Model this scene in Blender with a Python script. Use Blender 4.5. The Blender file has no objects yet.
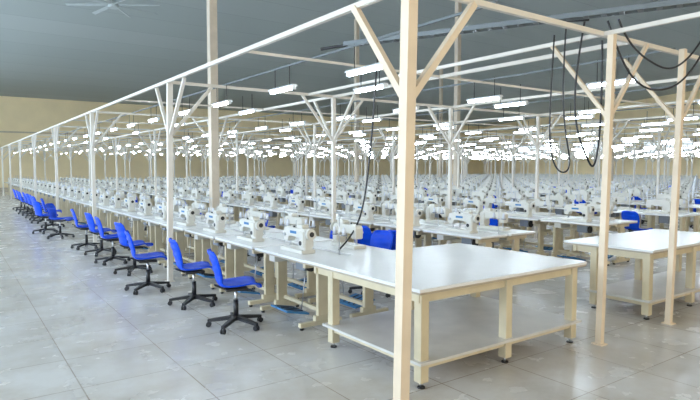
import bpy, bmesh, math, random
from mathutils import Vector, Matrix
random.seed(7)
sc = bpy.context.scene
sc.view_settings.view_transform = 'Standard'
sc.view_settings.look = 'None'
sc.view_settings.exposure = 0.0

# ------------------------------------------------------------ materials
def nt(name):
    m = bpy.data.materials.new(name); m.use_nodes = True
    n = m.node_tree.nodes; l = m.node_tree.links
    return m, n, l, n['Principled BSDF']
def simple(name, col, rough=0.5, metal=0.0, var=0.06, scale=6.0, bump=0.0, bscale=60, spec=0.5):
    m, n, l, b = nt(name)
    b.inputs['Roughness'].default_value = rough
    b.inputs['Metallic'].default_value = metal
    b.inputs['Specular IOR Level'].default_value = spec
    tc = n.new('ShaderNodeTexCoord')
    nz = n.new('ShaderNodeTexNoise'); nz.inputs['Scale'].default_value = scale
    nz.inputs['Detail'].default_value = 4
    l.new(tc.outputs['Object'], nz.inputs['Vector'])
    r = n.new('ShaderNodeValToRGB')
    r.color_ramp.elements[0].position = 0.3; r.color_ramp.elements[1].position = 0.7
    r.color_ramp.elements[0].color = (*[max(0, c*(1-var)) for c in col], 1)
    r.color_ramp.elements[1].color = (*[min(1, c*(1+var)) for c in col], 1)
    l.new(nz.outputs['Fac'], r.inputs['Fac']); l.new(r.outputs['Color'], b.inputs['Base Color'])
    if bump:
        n2 = n.new('ShaderNodeTexNoise'); n2.inputs['Scale'].default_value = bscale
        l.new(tc.outputs['Object'], n2.inputs['Vector'])
        bp = n.new('ShaderNodeBump'); bp.inputs['Strength'].default_value = bump
        l.new(n2.outputs['Fac'], bp.inputs['Height']); l.new(bp.outputs['Normal'], b.inputs['Normal'])
    return m
def emis(name, col, s):
    m, n, l, b = nt(name)
    b.inputs['Base Color'].default_value = (*col, 1)
    b.inputs['Emission Color'].default_value = (*col, 1)
    b.inputs['Emission Strength'].default_value = s
    return m

M_post = simple('cream_painted_post', (0.76, 0.63, 0.48), 0.55, var=0.08, scale=3, spec=0.3)
M_postw = simple('offwhite_painted_steel', (0.72, 0.67, 0.60), 0.5, var=0.05, scale=3, spec=0.3)
M_cream = simple('cream_steel', (0.62, 0.54, 0.38), 0.5, var=0.08, scale=5, spec=0.3)
M_lam = simple('white_laminate', (0.76, 0.76, 0.76), 0.25, var=0.02, scale=4)
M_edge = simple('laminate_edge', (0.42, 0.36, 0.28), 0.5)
M_shelf = simple('grey_shelf_board', (0.62, 0.60, 0.57), 0.35, var=0.08, scale=4)
M_mach = simple('machine_enamel', (0.64, 0.62, 0.56), 0.3, var=0.03)
M_dark = simple('black_plastic', (0.015, 0.015, 0.018), 0.4)
M_steel = simple('brushed_steel', (0.55, 0.56, 0.58), 0.3, 0.9)
M_blue = simple('blue_plastic', (0.0, 0.065, 0.68), 0.38, var=0.10, scale=8, spec=0.25)
M_pedal = simple('blue_grey_pedal', (0.03, 0.17, 0.38), 0.5)
M_grey = simple('grey_box', (0.22, 0.24, 0.27), 0.5)
M_thread = simple('thread_spool', (0.62, 0.64, 0.70), 0.8)
M_tray = simple('galvanised_tray', (0.16, 0.18, 0.19), 0.5, 0.5)
M_tube = emis('fluorescent_tube', (0.78, 0.90, 1.0), 50)
M_fix = simple('fixture_housing', (0.85, 0.87, 0.9), 0.4)
M_col = simple('tan_column_paint', (0.62, 0.53, 0.42), 0.6)
M_fan = simple('fan_metal', (0.42, 0.46, 0.46), 0.4, 0.0)

def floor_mat():
    m, n, l, b = nt('floor_tiles')
    tc = n.new('ShaderNodeTexCoord')
    br = n.new('ShaderNodeTexBrick'); br.offset = 0.0; br.squash = 1.0
    br.inputs['Scale'].default_value = 1.0
    br.inputs['Brick Width'].default_value = 0.8; br.inputs['Row Height'].default_value = 0.8
    br.inputs['Mortar Size'].default_value = 0.006; br.inputs['Mortar Smooth'].default_value = 0.3
    br.inputs['Color1'].default_value = (0.63, 0.61, 0.59, 1)
    br.inputs['Color2'].default_value = (0.69, 0.67, 0.65, 1)
    br.inputs['Mortar'].default_value = (0.40, 0.35, 0.30, 1)
    l.new(tc.outputs['Object'], br.inputs['Vector'])
    nz = n.new('ShaderNodeTexNoise'); nz.inputs['Scale'].default_value = 1.1
    nz.inputs['Detail'].default_value = 9; nz.inputs['Roughness'].default_value = 0.65
    l.new(tc.outputs['Object'], nz.inputs['Vector'])
    r = n.new('ShaderNodeValToRGB')
    r.color_ramp.elements[0].position = 0.36; r.color_ramp.elements[1].position = 0.60
    r.color_ramp.elements[0].color = (0.76, 0.71, 0.64, 1); r.color_ramp.elements[1].color = (1, 1, 1, 1)
    l.new(nz.outputs['Fac'], r.inputs['Fac'])
    mx = n.new('ShaderNodeMixRGB'); mx.blend_type = 'MULTIPLY'; mx.inputs['Fac'].default_value = 0.9
    l.new(br.outputs['Color'], mx.inputs[1]); l.new(r.outputs['Color'], mx.inputs[2])
    l.new(mx.outputs['Color'], b.inputs['Base Color'])
    n3 = n.new('ShaderNodeTexNoise'); n3.inputs['Scale'].default_value = 3.0; n3.inputs['Detail'].default_value = 6
    l.new(tc.outputs['Object'], n3.inputs['Vector'])
    mr = n.new('ShaderNodeMapRange'); mr.inputs['To Min'].default_value = 0.12; mr.inputs['To Max'].default_value = 0.38
    l.new(n3.outputs['Fac'], mr.inputs['Value']); l.new(mr.outputs['Result'], b.inputs['Roughness'])
    bp = n.new('ShaderNodeBump'); bp.inputs['Strength'].default_value = 0.1; bp.invert = True
    l.new(br.outputs['Fac'], bp.inputs['Height']); l.new(bp.outputs['Normal'], b.inputs['Normal'])
    return m
def ceil_mat():
    m, n, l, b = nt('ceiling_insulation')
    b.inputs['Roughness'].default_value = 0.7
    tc = n.new('ShaderNodeTexCoord')
    br = n.new('ShaderNodeTexBrick'); br.offset = 0.0
    br.inputs['Scale'].default_value = 1.0
    br.inputs['Brick Width'].default_value = 40; br.inputs['Row Height'].default_value = 2.4
    br.inputs['Mortar Size'].default_value = 0.02
    br.inputs['Color1'].default_value = (0.35, 0.39, 0.38, 1); br.inputs['Color2'].default_value = (0.39, 0.43, 0.42, 1)
    br.inputs['Mortar'].default_value = (0.27, 0.30, 0.30, 1)
    l.new(tc.outputs['Object'], br.inputs['Vector'])
    nz = n.new('ShaderNodeTexNoise'); nz.inputs['Scale'].default_value = 0.4; nz.inputs['Detail'].default_value = 5
    l.new(tc.outputs['Object'], nz.inputs['Vector'])
    bp = n.new('ShaderNodeBump'); bp.inputs['Strength'].default_value = 0.4
    l.new(nz.outputs['Fac'], bp.inputs['Height']); l.new(bp.outputs['Normal'], b.inputs['Normal'])
    l.new(br.outputs['Color'], b.inputs['Base Color'])
    return m
M_floor = floor_mat(); M_ceil = ceil_mat()
M_wall = simple('tan_wall_plaster', (0.90, 0.74, 0.46), 0.8, var=0.06, scale=0.6, bump=0.1)
M_trim = simple('wall_trim_paint', (0.55, 0.46, 0.34), 0.6)
M_glass = emis('daylit_window_glass', (0.80, 0.90, 1.0), 1.6)

# ------------------------------------------------------------ mesh builder
class MB:
    def __init__(s): s.v = []; s.f = []; s.mi = []; s.sm = []; s.mats = []
    def mid(s, m):
        if m not in s.mats: s.mats.append(m)
        return s.mats.index(m)
    def addbm(s, bm, m, mat=None, smooth=False):
        o = len(s.v); k = s.mid(m)
        bm.verts.ensure_lookup_table()
        for i, v in enumerate(bm.verts):
            v.index = i
            s.v.append(tuple((mat @ v.co) if mat else v.co))
        for f in bm.faces:
            s.f.append(tuple(o+v.index for v in f.verts)); s.mi.append(k); s.sm.append(smooth)
        bm.free()
    def box(s, c, d, m, bev=0, rot=None):
        if not bev:
            hx, hy, hz = d[0]/2, d[1]/2, d[2]/2
            o = len(s.v); k = s.mid(m)
            for x, y, z in ((-1,-1,-1),(1,-1,-1),(1,1,-1),(-1,1,-1),(-1,-1,1),(1,-1,1),(1,1,1),(-1,1,1)):
                p = Vector((x*hx, y*hy, z*hz))
                if rot: p = rot @ p
                s.v.append((p.x+c[0], p.y+c[1], p.z+c[2]))
            for f in ((3,2,1,0),(4,5,6,7),(0,1,5,4),(1,2,6,5),(2,3,7,6),(3,0,4,7)):
                s.f.append(tuple(o+i for i in f)); s.mi.append(k); s.sm.append(False)
            return
        bm = bmesh.new(); bmesh.ops.create_cube(bm, size=1)
        for v in bm.verts: v.co = Vector((v.co.x*d[0], v.co.y*d[1], v.co.z*d[2]))
        bmesh.ops.bevel(bm, geom=bm.edges[:], offset=bev, segments=2, affect='EDGES', profile=0.5)
        M = Matrix.Translation(Vector(c))
        if rot: M = M @ rot.to_4x4()
        s.addbm(bm, m, M)
    def beam(s, p0, p1, w, m, h=None):
        p0 = Vector(p0); p1 = Vector(p1); d = p1-p0; L = d.length; d.normalize()
        up = Vector((0, 0, 1)) if abs(d.z) < 0.95 else Vector((0, 1, 0))
        x = d.cross(up).normalized(); z = x.cross(d).normalized()
        R = Matrix((x, d, z)).transposed()
        s.box((p0+p1)/2, (w, L, h or w), m, 0, R)
    def cyl(s, p0, p1, r0, m, r1=None, seg=12, smooth=True):
        p0 = Vector(p0); p1 = Vector(p1); d = p1-p0; L = d.length
        bm = bmesh.new()
        bmesh.ops.create_cone(bm, cap_ends=True, segments=seg, radius1=r0, radius2=r0 if r1 is None else r1, depth=L)
        q = Vector((0, 0, 1)).rotation_difference(d.normalized())
        o = len(s.f)
        s.addbm(bm, m, Matrix.Translation((p0+p1)/2) @ q.to_matrix().to_4x4(), smooth)
        for i in range(o, len(s.f)):
            if len(s.f[i]) > 4: s.sm[i] = False
    def prism(s, pts, axis, a0, a1, m, bev=0.0):
        bm = bmesh.new()
        def P(u, w, a):
            return (a, u, w) if axis == 'x' else ((u, a, w) if axis == 'y' else (u, w, a))
        A = [bm.verts.new(P(u, w, a0)) for u, w in pts]
        B = [bm.verts.new(P(u, w, a1)) for u, w in pts]
        n = len(pts)
        fa = bm.faces.new(A[::-1]); fb = bm.faces.new(B)
        for i in range(n): bm.faces.new((A[i], A[(i+1) % n], B[(i+1) % n], B[i]))
        bmesh.ops.recalc_face_normals(bm, faces=bm.faces[:])
        if bev:
            ed = list(fa.edges)+list(fb.edges)
            bmesh.ops.bevel(bm, geom=ed, offset=bev, segments=2, affect='EDGES', profile=0.5)
        s.addbm(bm, m)
    def merge(s, o, M):
        off = len(s.v)
        s.v += [tuple(M @ Vector(v)) for v in o.v]
        mp = [s.mid(m) for m in o.mats]
        s.f += [tuple(off+i for i in f) for f in o.f]
        s.mi += [mp[i] for i in o.mi]; s.sm += o.sm
    def mesh(s, name):
        me = bpy.data.meshes.new(name); me.from_pydata(s.v, [], s.f)
        for m in s.mats: me.materials.append(m)
        me.polygons.foreach_set('material_index', s.mi)
        me.polygons.foreach_set('use_smooth', s.sm)
        me.update(); return me
def obj(name, me, loc=(0, 0, 0), rz=0.0):
    o = bpy.data.objects.new(name, me); sc.collection.objects.link(o)
    o.location = loc; o.rotation_euler = (0, 0, rz); return o

# ------------------------------------------------------------ room shell
XL, XR, YB, YF = -7.0, 60.0, -6.0, 52.0
EAVE, RIDGE, YM = 7.4, 9.6, 23.0
b = MB(); b.box(((XL+XR)/2, (YB+YF)/2, -0.1), (XR-XL+0.4, YF-YB+0.4, 0.2), M_floor); obj('floor', b.mesh('floor'))
b = MB()
for sgn in (0, 1):
    y0, z0, y1, z1 = (YB-0.2, EAVE, YM, RIDGE) if sgn == 0 else (YM, RIDGE, YF+0.2, EAVE)
    b.prism([(y0, z0), (y1, z1), (y1, z1+0.2), (y0, z0+0.2)], 'x', XL-0.2, XR+0.2, M_ceil)
obj('ceiling', b.mesh('ceiling'))
b = MB(); b.box(((XL+XR)/2, YF+0.1, EAVE/2), (XR-XL+0.4, 0.2, EAVE), M_wall); obj('wall_far', b.mesh('wall_far'))
b = MB(); b.box(((XL+XR)/2, YB-0.1, EAVE/2), (XR-XL+0.4, 0.2, EAVE), M_wall); obj('wall_back', b.mesh('wall_back'))
gab = [(YB, 0), (YF, 0), (YF, EAVE), (YM, RIDGE), (YB, EAVE)]
b = MB(); b.prism(gab, 'x', XR, XR+0.2, M_wall); obj('wall_right', b.mesh('wall_right'))
b = MB(); b.prism(gab, 'x', XL-0.2, XL, M_wall); obj('wall_left', b.mesh('wall_left'))
for nm, c, d in (('baseboard_far', ((XL+XR)/2, YF-0.02, 0.1), (XR-XL-0.2, 0.04, 0.2)),
                 ('baseboard_right', (XR-0.02, (YB+YF)/2, 0.1), (0.04, YF-YB-0.2, 0.2)),
                 ('trim_1', ((XL+XR)/2, YF-0.03, 4.6), (XR-XL-0.2, 0.06, 0.12))):
    b = MB(); b.box(c, d, M_trim); obj(nm, b.mesh(nm))
def window(name, c, w, h, axis):
    b = MB()
    def bx(u, v, du, dv, m, t):
        if axis == 'x': b.box((c[0], c[1]+u, c[2]+v), (t, du, dv), m)
        else: b.box((c[0]+u, c[1], c[2]+v), (du, t, dv), m)
    bx(0, 0, w, h, M_glass, 0.03)
    for s_ in (-1, 1):
        bx(s_*w/2, 0, 0.08, h+0.08, M_postw, 0.08); bx(0, s_*h/2, w+0.08, 0.08, M_postw, 0.08)
    k = max(1, int(w/1.2))
    for i in range(1, k): bx(-w/2+i*w/k, 0, 0.05, h, M_postw, 0.06)
    bx(0, 0, w, 0.05, M_postw, 0.06)
    obj(name, b.mesh(name))
wi = 1
for y in range(4, 50, 8):
    window('window_%d' % wi, (XR-0.05, y, 3.9), 4.8, 1.3, 'x'); wi += 1
for y in range(-2, 48, 8):
    window('window_%d' % wi, (XL+0.05, y, 3.2), 6.0, 3.4, 'x'); wi += 1

# ------------------------------------------------------------ support posts + overhead frame
HB = 3.05
def post_mb(w, m, braces):
    b = MB()
    b.box((0, 0, HB/2), (w, w, HB), m)
    b.box((0, 0, 0.006), (w+0.05, w+0.05, 0.012), m)
    for dx, dy in braces:
        b.beam((dx*w*0.3, dy*w*0.3, 2.25), (dx*0.66, dy*0.66, HB-0.02), w*0.6, m)
    return b
PL = [2.71]+[5.75+3.02*k for k in range(17)]
PY = [3.08+5.5*k for k in range(9)]
allb = [(0, 1), (0, -1), (1, 0), (-1, 0)]
p_first = post_mb(0.086, M_post, [(0, 1), (1, 0)]).mesh('support_post_a')
p_main = post_mb(0.075, M_postw, [(0, 1), (0, -1), (1, 0)]).mesh('support_post_b')
p_thin = post_mb(0.060, M_post, [(0, 1), (1, 0)]).mesh('support_post_c')
p_all = post_mb(0.065, M_postw, allb)
p_allm = p_all.mesh('support_post_d')
def lean(o, d):
    o.rotation_euler = (math.radians(0.58*d), math.radians(0.81*d), 0)
lean(obj('support_post', p_first, (2.66, 3.08, 0)), 0.9)
lean(obj('support_post', p_thin, (5.20, 3.02, 0)), 0.9)
lean(obj('support_post', p_thin, (6.53, 2.98, 0)), 1.2)
lean(obj('support_post', p_main, (2.71, PY[1], 0)), 0.9)
for y in PY[2:]: obj('support_post', p_main, (2.71, y, 0))
for y in PY[1:4]: obj('support_post', p_allm, (PL[1], y, 0))
fr = MB()
for i, x in enumerate(PL):
    if i == 0: continue
    for j, y in enumerate(PY):
        if i == 1 and j in (0, 1, 2, 3): continue
        if j == 0 and i < 3: continue
        fr.merge(p_all, Matrix.Translation((x, y, 0)))
for i, x in enumerate(PL):
    fr.beam((x, PY[0]-1.2 if i != 1 else PY[0]+0.0, HB), (x, PY[-1]+1, HB), 0.045, M_postw)
fr.beam((5.22, 1.6, HB), (5.22, 8.58, HB), 0.04, M_postw)
for j, y in enumerate(PY):
    fr.beam((2.71, y, HB), (PL[-1], y, HB), 0.045, M_postw)
    if j < 8: fr.beam((2.71, y+2.75, HB), (PL[-1], y+2.75, HB), 0.03, M_postw)
for x in PL:
    fr.beam((x+0.95, PY[0], HB+0.04), (x+0.95, PY[-1], HB+0.04), 0.022, M_tray)
obj('overhead_frame', fr.mesh('overhead_frame'))

# ------------------------------------------------------------ fluorescent lights
def light_line(x, y0, n, pitch, z=2.80):
    b = MB()
    for i in range(n):
        y = y0+i*pitch+random.uniform(-0.15, 0.15)
        if y > 46: break
        b.prism([(x-0.025, z+0.035), (x+0.025, z+0.035), (x+0.05, z+0.01), (x-0.05, z+0.01)], 'y', y-0.33, y+0.33, M_fix)
        b.box((x, y, z-0.012), (0.032, 0.60, 0.032), M_tube)
        for s_ in (-1, 1):
            b.box((x, y+s_*0.31, z-0.008), (0.045, 0.03, 0.05), M_fix)
            b.box((x, y+s_*0.2, (z+HB+0.04)/2+0.02), (0.008, 0.008, HB+0.04-z), M_dark)
    return obj('fluorescent_light_row', b.mesh('fluorescent_light_row'))
for k, x in enumerate(PL):
    light_line(x+0.95, 4.9 if k < 1 else 3.9, 23, 1.9)
    light_line(x+1.85, 6.0 if k < 2 else 3.0, 12, 3.8)

# ------------------------------------------------------------ sewing table / machine templates
def table_tpl():
    b = MB()
    b.box((0.29, 0, 0.765), (0.58, 1.2, 0.028), M_lam, 0.006)
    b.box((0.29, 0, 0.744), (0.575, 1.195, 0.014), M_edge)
    for s_ in (-1, 1):
        y = s_*0.46
        b.box((0.30, y, 0.40), (0.13, 0.05, 0.58), M_cream, 0.008)
        b.box((0.30, y, 0.70), (0.46, 0.05, 0.06), M_cream, 0.006)
        b.box((0.30, y, 0.095), (0.20, 0.055, 0.07), M_cream, 0.006)
        b.box((0.28, y, 0.05), (0.54, 0.06, 0.05), M_cream, 0.008)
        for x in (0.04, 0.52): b.cyl((x, y, 0), (x, y, 0.03), 0.022, M_dark)
    b.box((0.34, 0, 0.16), (0.05, 0.9, 0.04), M_cream)
    b.box((0.40, 0, 0.62), (0.04, 0.9, 0.05), M_cream)
    b.box((0.18, 0.05, 0.10), (0.30, 0.40, 0.022), M_pedal, 0.004, Matrix.Rotation(math.radians(12), 3, 'Y'))
    for t in (-0.1, 0, 0.1): b.box((0.18, 0.05+t, 0.114), (0.24, 0.012, 0.012), M_dark, 0, Matrix.Rotation(math.radians(12), 3, 'Y'))
    b.cyl((0.26, -0.08, 0.11), (0.30, -0.12, 0.60), 0.006, M_steel, seg=6)
    b.box((0.30, -0.12, 0.655), (0.16, 0.20, 0.14), M_grey, 0.01)
    b.cyl((0.30, -0.24, 0.64), (0.30, -0.02, 0.64), 0.065, M_dark, seg=14)
    b.box((0.22, 0.28, 0.69), (0.30, 0.14, 0.09), M_mach, 0.006)
    b.cyl((0.52, -0.48, 0.76), (0.52, -0.48, 1.26), 0.006, M_steel, seg=6)
    b.cyl((0.52, -0.58, 1.0), (0.52, -0.38, 1.0), 0.006, M_steel, seg=6)
    for t in (-0.57, -0.39):
        b.cyl((0.52, t, 1.0), (0.52, t, 1.012), 0.035, M_grey, seg=10)
        b.cyl((0.52, t, 1.012), (0.52, t, 1.09), 0.026, M_thread, 0.014, seg=10)
    b.cyl((0.52, -0.58, 1.25), (0.52, -0.38, 1.25), 0.005, M_steel, seg=6)
    return b
def machine_tpl():
    b = MB()
    b.box((0, 0.02, 0.022), (0.178, 0.50, 0.044), M_mach, 0.008)
    b.box((-0.0, 0.16, 0.0455), (0.06, 0.11, 0.004), M_steel)
    C = [(-0.235, 0.04), (-0.245, 0.20), (-0.235, 0.262), (-0.20, 0.285), (0.0, 0.282), (0.19, 0.285), (0.235, 0.272), (0.25, 0.24),
         (0.25, 0.13), (0.235, 0.115), (0.165, 0.115), (0.15, 0.13), (0.14, 0.168), (0.10, 0.178), (-0.08, 0.172), (-0.115, 0.155),
         (-0.125, 0.12), (-0.125, 0.04)]
    b.prism(C, 'x', -0.055, 0.055, M_mach, 0.012)
    b.box((0.0, -0.18, 0.16), (0.145, 0.10, 0.19), M_mach, 0.015)
    b.cyl((-0.0, -0.245, 0.225), (0, -0.275, 0.225), 0.032, M_dark)
    b.cyl((-0.0, -0.268, 0.225), (0, -0.30, 0.225), 0.066, M_mach, 0.060, seg=20)
    b.cyl((-0.0, -0.30, 0.225), (0, -0.304, 0.225), 0.03, M_dark)
    b.cyl((0, 0.20, 0.04), (0, 0.20, 0.12), 0.004, M_steel, seg=6)
    b.cyl((0.015, 0.20, 0.06), (0.015, 0.20, 0.12), 0.006, M_steel, seg=6)
    b.box((0, 0.20, 0.052), (0.035, 0.018, 0.006), M_steel)
    b.cyl((-0.055, 0.21, 0.19), (-0.075, 0.21, 0.19), 0.018, M_steel)
    b.cyl((-0.055, -0.17, 0.12), (-0.08, -0.17, 0.12), 0.026, M_dark)
    b.box((-0.057, 0.02, 0.23), (0.004, 0.14, 0.03), M_pedal)
    b.box((0, -0.10, 0.305), (0.09, 0.13, 0.045), M_mach, 0.01)
    b.cyl((0.03, 0.10, 0.28), (0.03, 0.10, 0.36), 0.004, M_steel, seg=6)
    b.cyl((-0.03, 0.04, 0.28), (-0.03, 0.04, 0.30), 0.012, M_dark, seg=8)
    return b
T = table_tpl(); Mc = machine_tpl(); Tm = T.mesh('sewing_table'); Mm = Mc.mesh('sewing_machine')
FT = MB()
FT.box((0.29, 0, 0.765), (0.58, 1.2, 0.03), M_lam)
for s_ in (-1, 1):
    FT.box((0.30, s_*0.46, 0.41), (0.13, 0.05, 0.68), M_cream); FT.box((0.28, s_*0.46, 0.04), (0.54, 0.06, 0.08), M_cream)
FT.box((0.30, -0.12, 0.66), (0.16, 0.20, 0.16), M_grey)
FT.box((0.52, -0.48, 1.02), (0.012, 0.012, 0.5), M_steel)
for t in (-0.57, -0.39): FT.cyl((0.52, t, 1.0), (0.52, t, 1.09), 0.03, M_thread, 0.014, seg=6)
fm = MB()
fm.box((0, 0.02, 0.022), (0.178, 0.50, 0.044), M_mach)
fm.prism([(-0.245, 0.04), (-0.245, 0.26), (-0.2, 0.285), (0.22, 0.285), (0.25, 0.24), (0.25, 0.12), (0.155, 0.12), (0.14, 0.175), (-0.1, 0.175), (-0.125, 0.04)], 'x', -0.055, 0.055, M_mach)
fm.cyl((0, -0.26, 0.225), (0, -0.30, 0.225), 0.064, M_mach, seg=10)
fm.cyl((0, -0.30, 0.225), (0, -0.304, 0.225), 0.03, M_dark, seg=8)
fm.box((0, -0.10, 0.305), (0.09, 0.13, 0.045), M_mach)
FT.merge(fm, Matrix.Translation((0.27, 0, 0.779)))

PITCH = 1.26
RX = [3.0]+[6.04+3.02*k for k in range(17)]
YEND = 46.0
def near(x, y, rz):
    obj('sewing_table', Tm, (x, y, 0), rz)
    d = 0.27 if rz == 0 else -0.27
    obj('sewing_machine', Mm, (x+d, y, 0.7795), rz)
def row(x, y0, rz, tpl, nm='sewing_workstation_row'):
    n = int((YEND-y0)/PITCH)
    b = MB(); R = Matrix.Rotation(rz, 4, 'Z')
    for i in range(n):
        b.merge(tpl, Matrix.Translation((0, i*PITCH, 0)) @ R)
    obj(nm, b.mesh(nm), (x, y0, 0))
for k, x in enumerate(RX):
    y0 = 5.62 if k == 0 else (5.9 if k < 4 else 4.6)
    nn = {0: 12, 1: 5, 2: 4}.get(k, 0)
    for i in range(nn): near(x, y0+i*PITCH, 0)
    row(x, y0+nn*PITCH, 0, FT)
    nb = {0: 5, 1: 3, 2: 2}.get(k, 0)
    for i in range(nb): near(x+1.24, y0+i*PITCH, math.pi)
    row(x+1.24, y0+nb*PITCH, math.pi, FT)

# ------------------------------------------------------------ chair
def chair_tpl():
    b = MB()
    prof = [(0.235, 0.425, 0.19), (0.225, 0.455, 0.21), (0.15, 0.468, 0.222), (0.03, 0.458, 0.225), (-0.09, 0.452, 0.215), (-0.165, 0.465, 0.195),
            (-0.205, 0.51, 0.178), (-0.225, 0.58, 0.18), (-0.245, 0.67, 0.20), (-0.27, 0.76, 0.205), (-0.292, 0.83, 0.185), (-0.302, 0.865, 0.13)]
    N = 40; U = 12
    def cr(t):
        n = len(prof)-1; f = t*n; i = min(int(f), n-1); u = f-i
        P = [prof[max(i-1, 0)], prof[i], prof[i+1], prof[min(i+2, n)]]
        return [0.5*((2*P[1][c])+(-P[0][c]+P[2][c])*u+(2*P[0][c]-5*P[1][c]+4*P[2][c]-P[3][c])*u*u+(-P[0][c]+3*P[1][c]-3*P[2][c]+P[3][c])*u**3) for c in range(3)]
    bm = bmesh.new(); g = []
    for i in range(N+1):
        t = i/N; x, z, w = cr(t); r_ = []
        back = min(1, max(0, (t-0.45)/0.2))
        for j in range(U+1):
            u = -1+2*j/U
            cu = abs(u)**2.2
            rib = 0.006*math.sin(t*60) if (0.62 < t < 0.95 and abs(u) < 0.75) else 0
            r_.append(bm.verts.new((x+back*(0.05*cu)+rib, u*w, z+(1-back)*0.035*cu)))
        g.append(r_)
    for i in range(N):
        for j in range(U):
            bm.faces.new((g[i][j], g[i][j+1], g[i+1][j+1], g[i+1][j]))
    bmesh.ops.recalc_face_normals(bm, faces=bm.faces[:])
    bmesh.ops.solidify(bm, geom=bm.faces[:], thickness=0.014)
    b.addbm(bm, M_blue, None, True)
    b.box((0.0, 0, 0.428), (0.24, 0.20, 0.03), M_dark, 0.006)
    b.box((-0.17, 0, 0.455), (0.14, 0.06, 0.02), M_dark, 0.004, Matrix.Rotation(math.radians(25), 3, 'Y'))
    b.cyl((0, 0, 0.26), (0, 0, 0.42), 0.016, M_steel)
    b.cyl((0, 0, 0.11), (0, 0, 0.30), 0.028, M_dark)
    b.cyl((0, 0, 0.075), (0, 0, 0.13), 0.045, M_dark, 0.035)
    b.cyl((0.02, 0.08, 0.415), (0.04, 0.24, 0.41), 0.007, M_dark, seg=6)
    for i in range(5):
        a = i*2*math.pi/5+0.3; c, s_ = math.cos(a), math.sin(a)
        R = Matrix.Rotation(a, 4, 'Z')
        bm = bmesh.new()
        q = [(0.03, -0.03, 0.085), (0.03, 0.03, 0.085), (0.31, 0.018, 0.055), (0.31, -0.018, 0.055),
             (0.03, -0.03, 0.125), (0.03, 0.03, 0.125), (0.31, 0.018, 0.085), (0.31, -0.018, 0.085)]
        vs = [bm.verts.new(p) for p in q]
        for f in ((0,1,2,3),(7,6,5,4),(0,4,5,1),(1,5,6,2),(2,6,7,3),(3,7,4,0)): bm.faces.new([vs[k] for k in f])
        bmesh.ops.recalc_face_normals(bm, faces=bm.faces[:])
        b.addbm(bm, M_dark, R)
        cx, cy = c*0.30, s_*0.30
        for o_ in (-1, 1):
            px, py = cx-s_*o_*0.014, cy+c*o_*0.014
            b.cyl((px+s_*0.009, py-c*0.009, 0.028), (px-s_*0.009, py+c*0.009, 0.028), 0.028, M_dark, seg=14)
        b.cyl((cx, cy, 0.03), (cx, cy, 0.07), 0.008, M_steel, seg=6)
    return b
CH = chair_tpl().mesh('office_chair')
def chair(x, y, deg): obj('office_chair', CH, (x, y, 0), math.radians(deg))
cy = [(2.52, 5.70, -14), (2.50, 6.95, -8), (2.26, 8.15, -12), (2.46, 9.65, 6), (2.40, 10.9, -5), (2.45, 12.1, 6), (2.38, 13.25, -8),
      (2.20, 15.6, -35), (2.05, 17.0, 20), (2.4, 18.4, -10), (2.35, 20.2, 5), (2.4, 21.3, -6), (2.4, 22.4, 8), (2.4, 23.5, 0), (2.35, 24.4, 0), (2.4, 26.0, 0), (2.4, 27.3, 0)]
for c in cy: chair(*c)
for y in (6.1, 7.3, 9.8, 12.0, 14.9, 16.2): chair(4.72, y, 180+random.uniform(-15, 15))
for y in (6.15, 7.0, 10.9, 14.9, 15.9, 20.2): chair(5.40, y, random.uniform(-15, 15))
for k in range(2, 10):
    for t in range(5):
        y = (6.0 if k < 4 else 4.7)+PITCH*random.randint(t*3, t*3+2)
        for py_ in PY:
            if abs(y-py_) < 0.42: y = py_+0.45
        chair(RX[k]-0.45, y, random.uniform(-15, 15))

# ------------------------------------------------------------ cutting tables
def cutting_table(name, x0, x1, y0, y1, z, loc_legs):
    b = MB(); cx, cy_ = (x0+x1)/2, (y0+y1)/2; w, d = x1-x0, y1-y0
    b.box((cx, cy_, z-0.014), (w, d, 0.028), M_lam, 0.005)
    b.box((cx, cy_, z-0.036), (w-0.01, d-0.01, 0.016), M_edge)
    for y in (y0+0.10, y1-0.12): b.box((cx, y, z-0.085), (w-0.12, 0.045, 0.082), M_cream)
    for x in (x0+0.1, x1-0.1): b.box((x, cy_, z-0.085), (0.045, d-0.2, 0.082), M_cream)
    ly = (y0+0.10, y1-0.38)
    for x in loc_legs:
        for y in ly:
            b.box((x, y, (z-0.044+0.05)/2), (0.085, 0.085, z-0.044-0.05), M_cream, 0.006)
            b.cyl((x, y, 0.0), (x, y, 0.012), 0.032, M_dark)
            b.cyl((x, y, 0.012), (x, y, 0.055), 0.012, M_steel, seg=8)
        b.box((x, (ly[0]+ly[1])/2, 0.185), (0.05, ly[1]-ly[0], 0.05), M_cream)
    for y in ly: b.box((cx, y, 0.185), (loc_legs[-1]-loc_legs[0], 0.05, 0.05), M_cream)
    b.box((cx, (ly[0]+ly[1])/2, 0.22), (loc_legs[-1]-loc_legs[0]+0.16, ly[1]-ly[0]+0.16, 0.022), M_shelf)
    obj(name, b.mesh(name))
cutting_table('cutting_table', 2.89, 5.13, 3.13, 4.86, 0.82, (3.0, 4.02, 5.02))
cutting_table('cutting_table', 6.42, 8.8, 3.12, 4.25, 0.82, (6.52, 7.6, 8.7))

# ------------------------------------------------------------ structural columns
cb = MB()
cb.box((0, 0, 4.55), (0.20, 0.20, 9.1), M_col, 0.01); cb.box((0, 0, 0.02), (0.4, 0.4, 0.04), M_col)
cm = cb.mesh('building_column')
for x, y in ((5.38, 13.4), (17.55, 16.8), (17.55, 24.0), (29.63, 16.8), (29.63, 30.0)):
    obj('building_column', cm, (x, y, 0)).scale = (1, 1, (EAVE+(RIDGE-EAVE)*(1-abs(y-YM)/29))/9.1)

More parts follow.
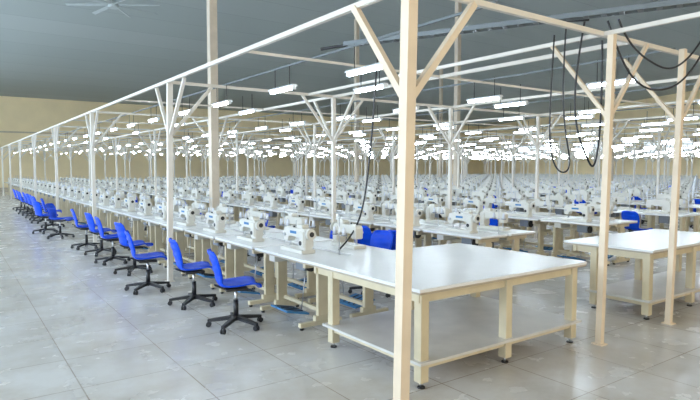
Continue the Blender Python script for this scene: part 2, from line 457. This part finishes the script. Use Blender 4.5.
# ------------------------------------------------------------ ceiling fan
b = MB()
b.cyl((0, 0, 0), (0, 0, 1.6), 0.03, M_fan); b.cyl((0, 0, -0.15), (0, 0, 0.1), 0.2, M_fan, 0.16, seg=20)
for i in range(8):
    a = i*math.pi/4+0.2; R = Matrix.Rotation(a, 3, 'Z')
    b.box(R @ Vector((0.95, 0, -0.03)), (1.6, 0.13, 0.02), M_fan, 0, R @ Matrix.Rotation(0.3, 3, 'X'))
obj('ceiling_fan', b.mesh('ceiling_fan'), (5.2, 22.6, 7.9))

# ------------------------------------------------------------ cable tray + cables
b = MB()
a0, a1 = Vector((5.75, 2.0, 3.26)), Vector((4.0, 5.7, 3.26)); d = (a1-a0).normalized(); sd = Vector((d.y, -d.x, 0))
for s_ in (-1, 1): b.beam(a0+sd*s_*0.06, a1+sd*s_*0.06, 0.01, M_tray, 0.05)
n = int((a1-a0).length/0.16)
for i in range(n): p = a0+d*(i*0.16+0.08); b.beam(p-sd*0.06-Vector((0,0,0.02)), p+sd*0.06-Vector((0,0,0.02)), 0.05, M_tray, 0.01)
obj('cable_tray', b.mesh('cable_tray'))
def cable(pts, r=0.008, name='power_cable'):
    cu = bpy.data.curves.new(name, 'CURVE'); cu.dimensions = '3D'; cu.bevel_depth = r; cu.bevel_resolution = 2
    s = cu.splines.new('NURBS'); s.points.add(len(pts)-1)
    for p, q in zip(s.points, pts): p.co = (*q, 1)
    s.order_u = 4; s.use_endpoint_u = True; cu.materials.append(M_dark)
    o = bpy.data.objects.new(name, cu); sc.collection.objects.link(o)
cable([(4.25, 5.35, 3.24), (4.22, 5.38, 2.9), (4.2, 5.4, 2.3), (4.16, 5.45, 1.7), (4.12, 5.5, 1.2), (3.9, 5.4, 0.95), (3.66, 5.35, 0.80)], 0.011)
cable([(5.34, 3.1, 3.2), (5.38, 3.0, 2.85), (5.6, 2.95, 2.55), (5.95, 2.8, 2.5), (6.25, 2.7, 2.7), (6.4, 2.6, 3.1)], 0.010)
cable([(5.36, 3.0, 3.2), (5.45, 2.95, 2.95), (5.75, 2.85, 2.78), (6.1, 2.8, 2.72), (6.3, 2.7, 2.95), (6.45, 2.7, 3.1)], 0.010)
cable([(5.18, 3.25, 3.2), (5.12, 3.3, 2.7), (5.12, 3.32, 2.2), (5.2, 3.2, 1.85), (5.32, 3.2, 1.7), (5.34, 3.15, 2.0), (5.27, 3.1, 2.5), (5.25, 3.1, 3.0)], 0.010)
cable([(5.1, 3.4, 3.2), (5.05, 3.4, 2.6), (5.1, 3.4, 2.1), (5.2, 3.35, 1.75), (5.05, 3.4, 1.66), (4.98, 3.5, 1.9), (5.0, 3.5, 2.4), (5.05, 3.5, 3.1)], 0.008)
cable([(5.34, 3.3, 3.26), (5.0, 4.0, 3.33), (4.6, 4.8, 3.25), (4.2, 5.5, 3.3), (3.9, 6.1, 3.26)], 0.02)

# ------------------------------------------------------------ daylight from left windows / added rear fill
def area(name, loc, rot, sx, sy, p, col):
    L = bpy.data.lights.new(name, 'AREA'); L.shape = 'RECTANGLE'; L.size = sx; L.size_y = sy; L.energy = p; L.color = col
    o = bpy.data.objects.new(name, L); sc.collection.objects.link(o); o.location = loc; o.rotation_euler = rot
area('window_daylight', (XL+0.3, 20, 3.2), (0, math.radians(-90), 0), 3.4, 46, 3600, (0.64, 0.81, 1.0))
area('rear_warm_fill', (6, YB+0.3, 3.5), (math.radians(90), 0, 0), 14, 5, 420, (1.0, 0.84, 0.66))  # unseen fill lamp added behind the camera to warm the foreground
w = bpy.data.worlds.new('world'); sc.world = w; w.use_nodes = True
w.node_tree.nodes['Background'].inputs['Color'].default_value = (0.7, 0.8, 0.9, 1)
w.node_tree.nodes['Background'].inputs['Strength'].default_value = 0.5

# ------------------------------------------------------------ camera
cam = bpy.data.cameras.new('camera'); co = bpy.data.objects.new('camera', cam); sc.collection.objects.link(co)
cam.sensor_width = 36; cam.lens = 560/700*36; cam.clip_end = 300
co.location = (0, 0, 1.75)
co.rotation_euler = (math.radians(90-3.27), 0, math.radians(-35.5))
sc.camera = co
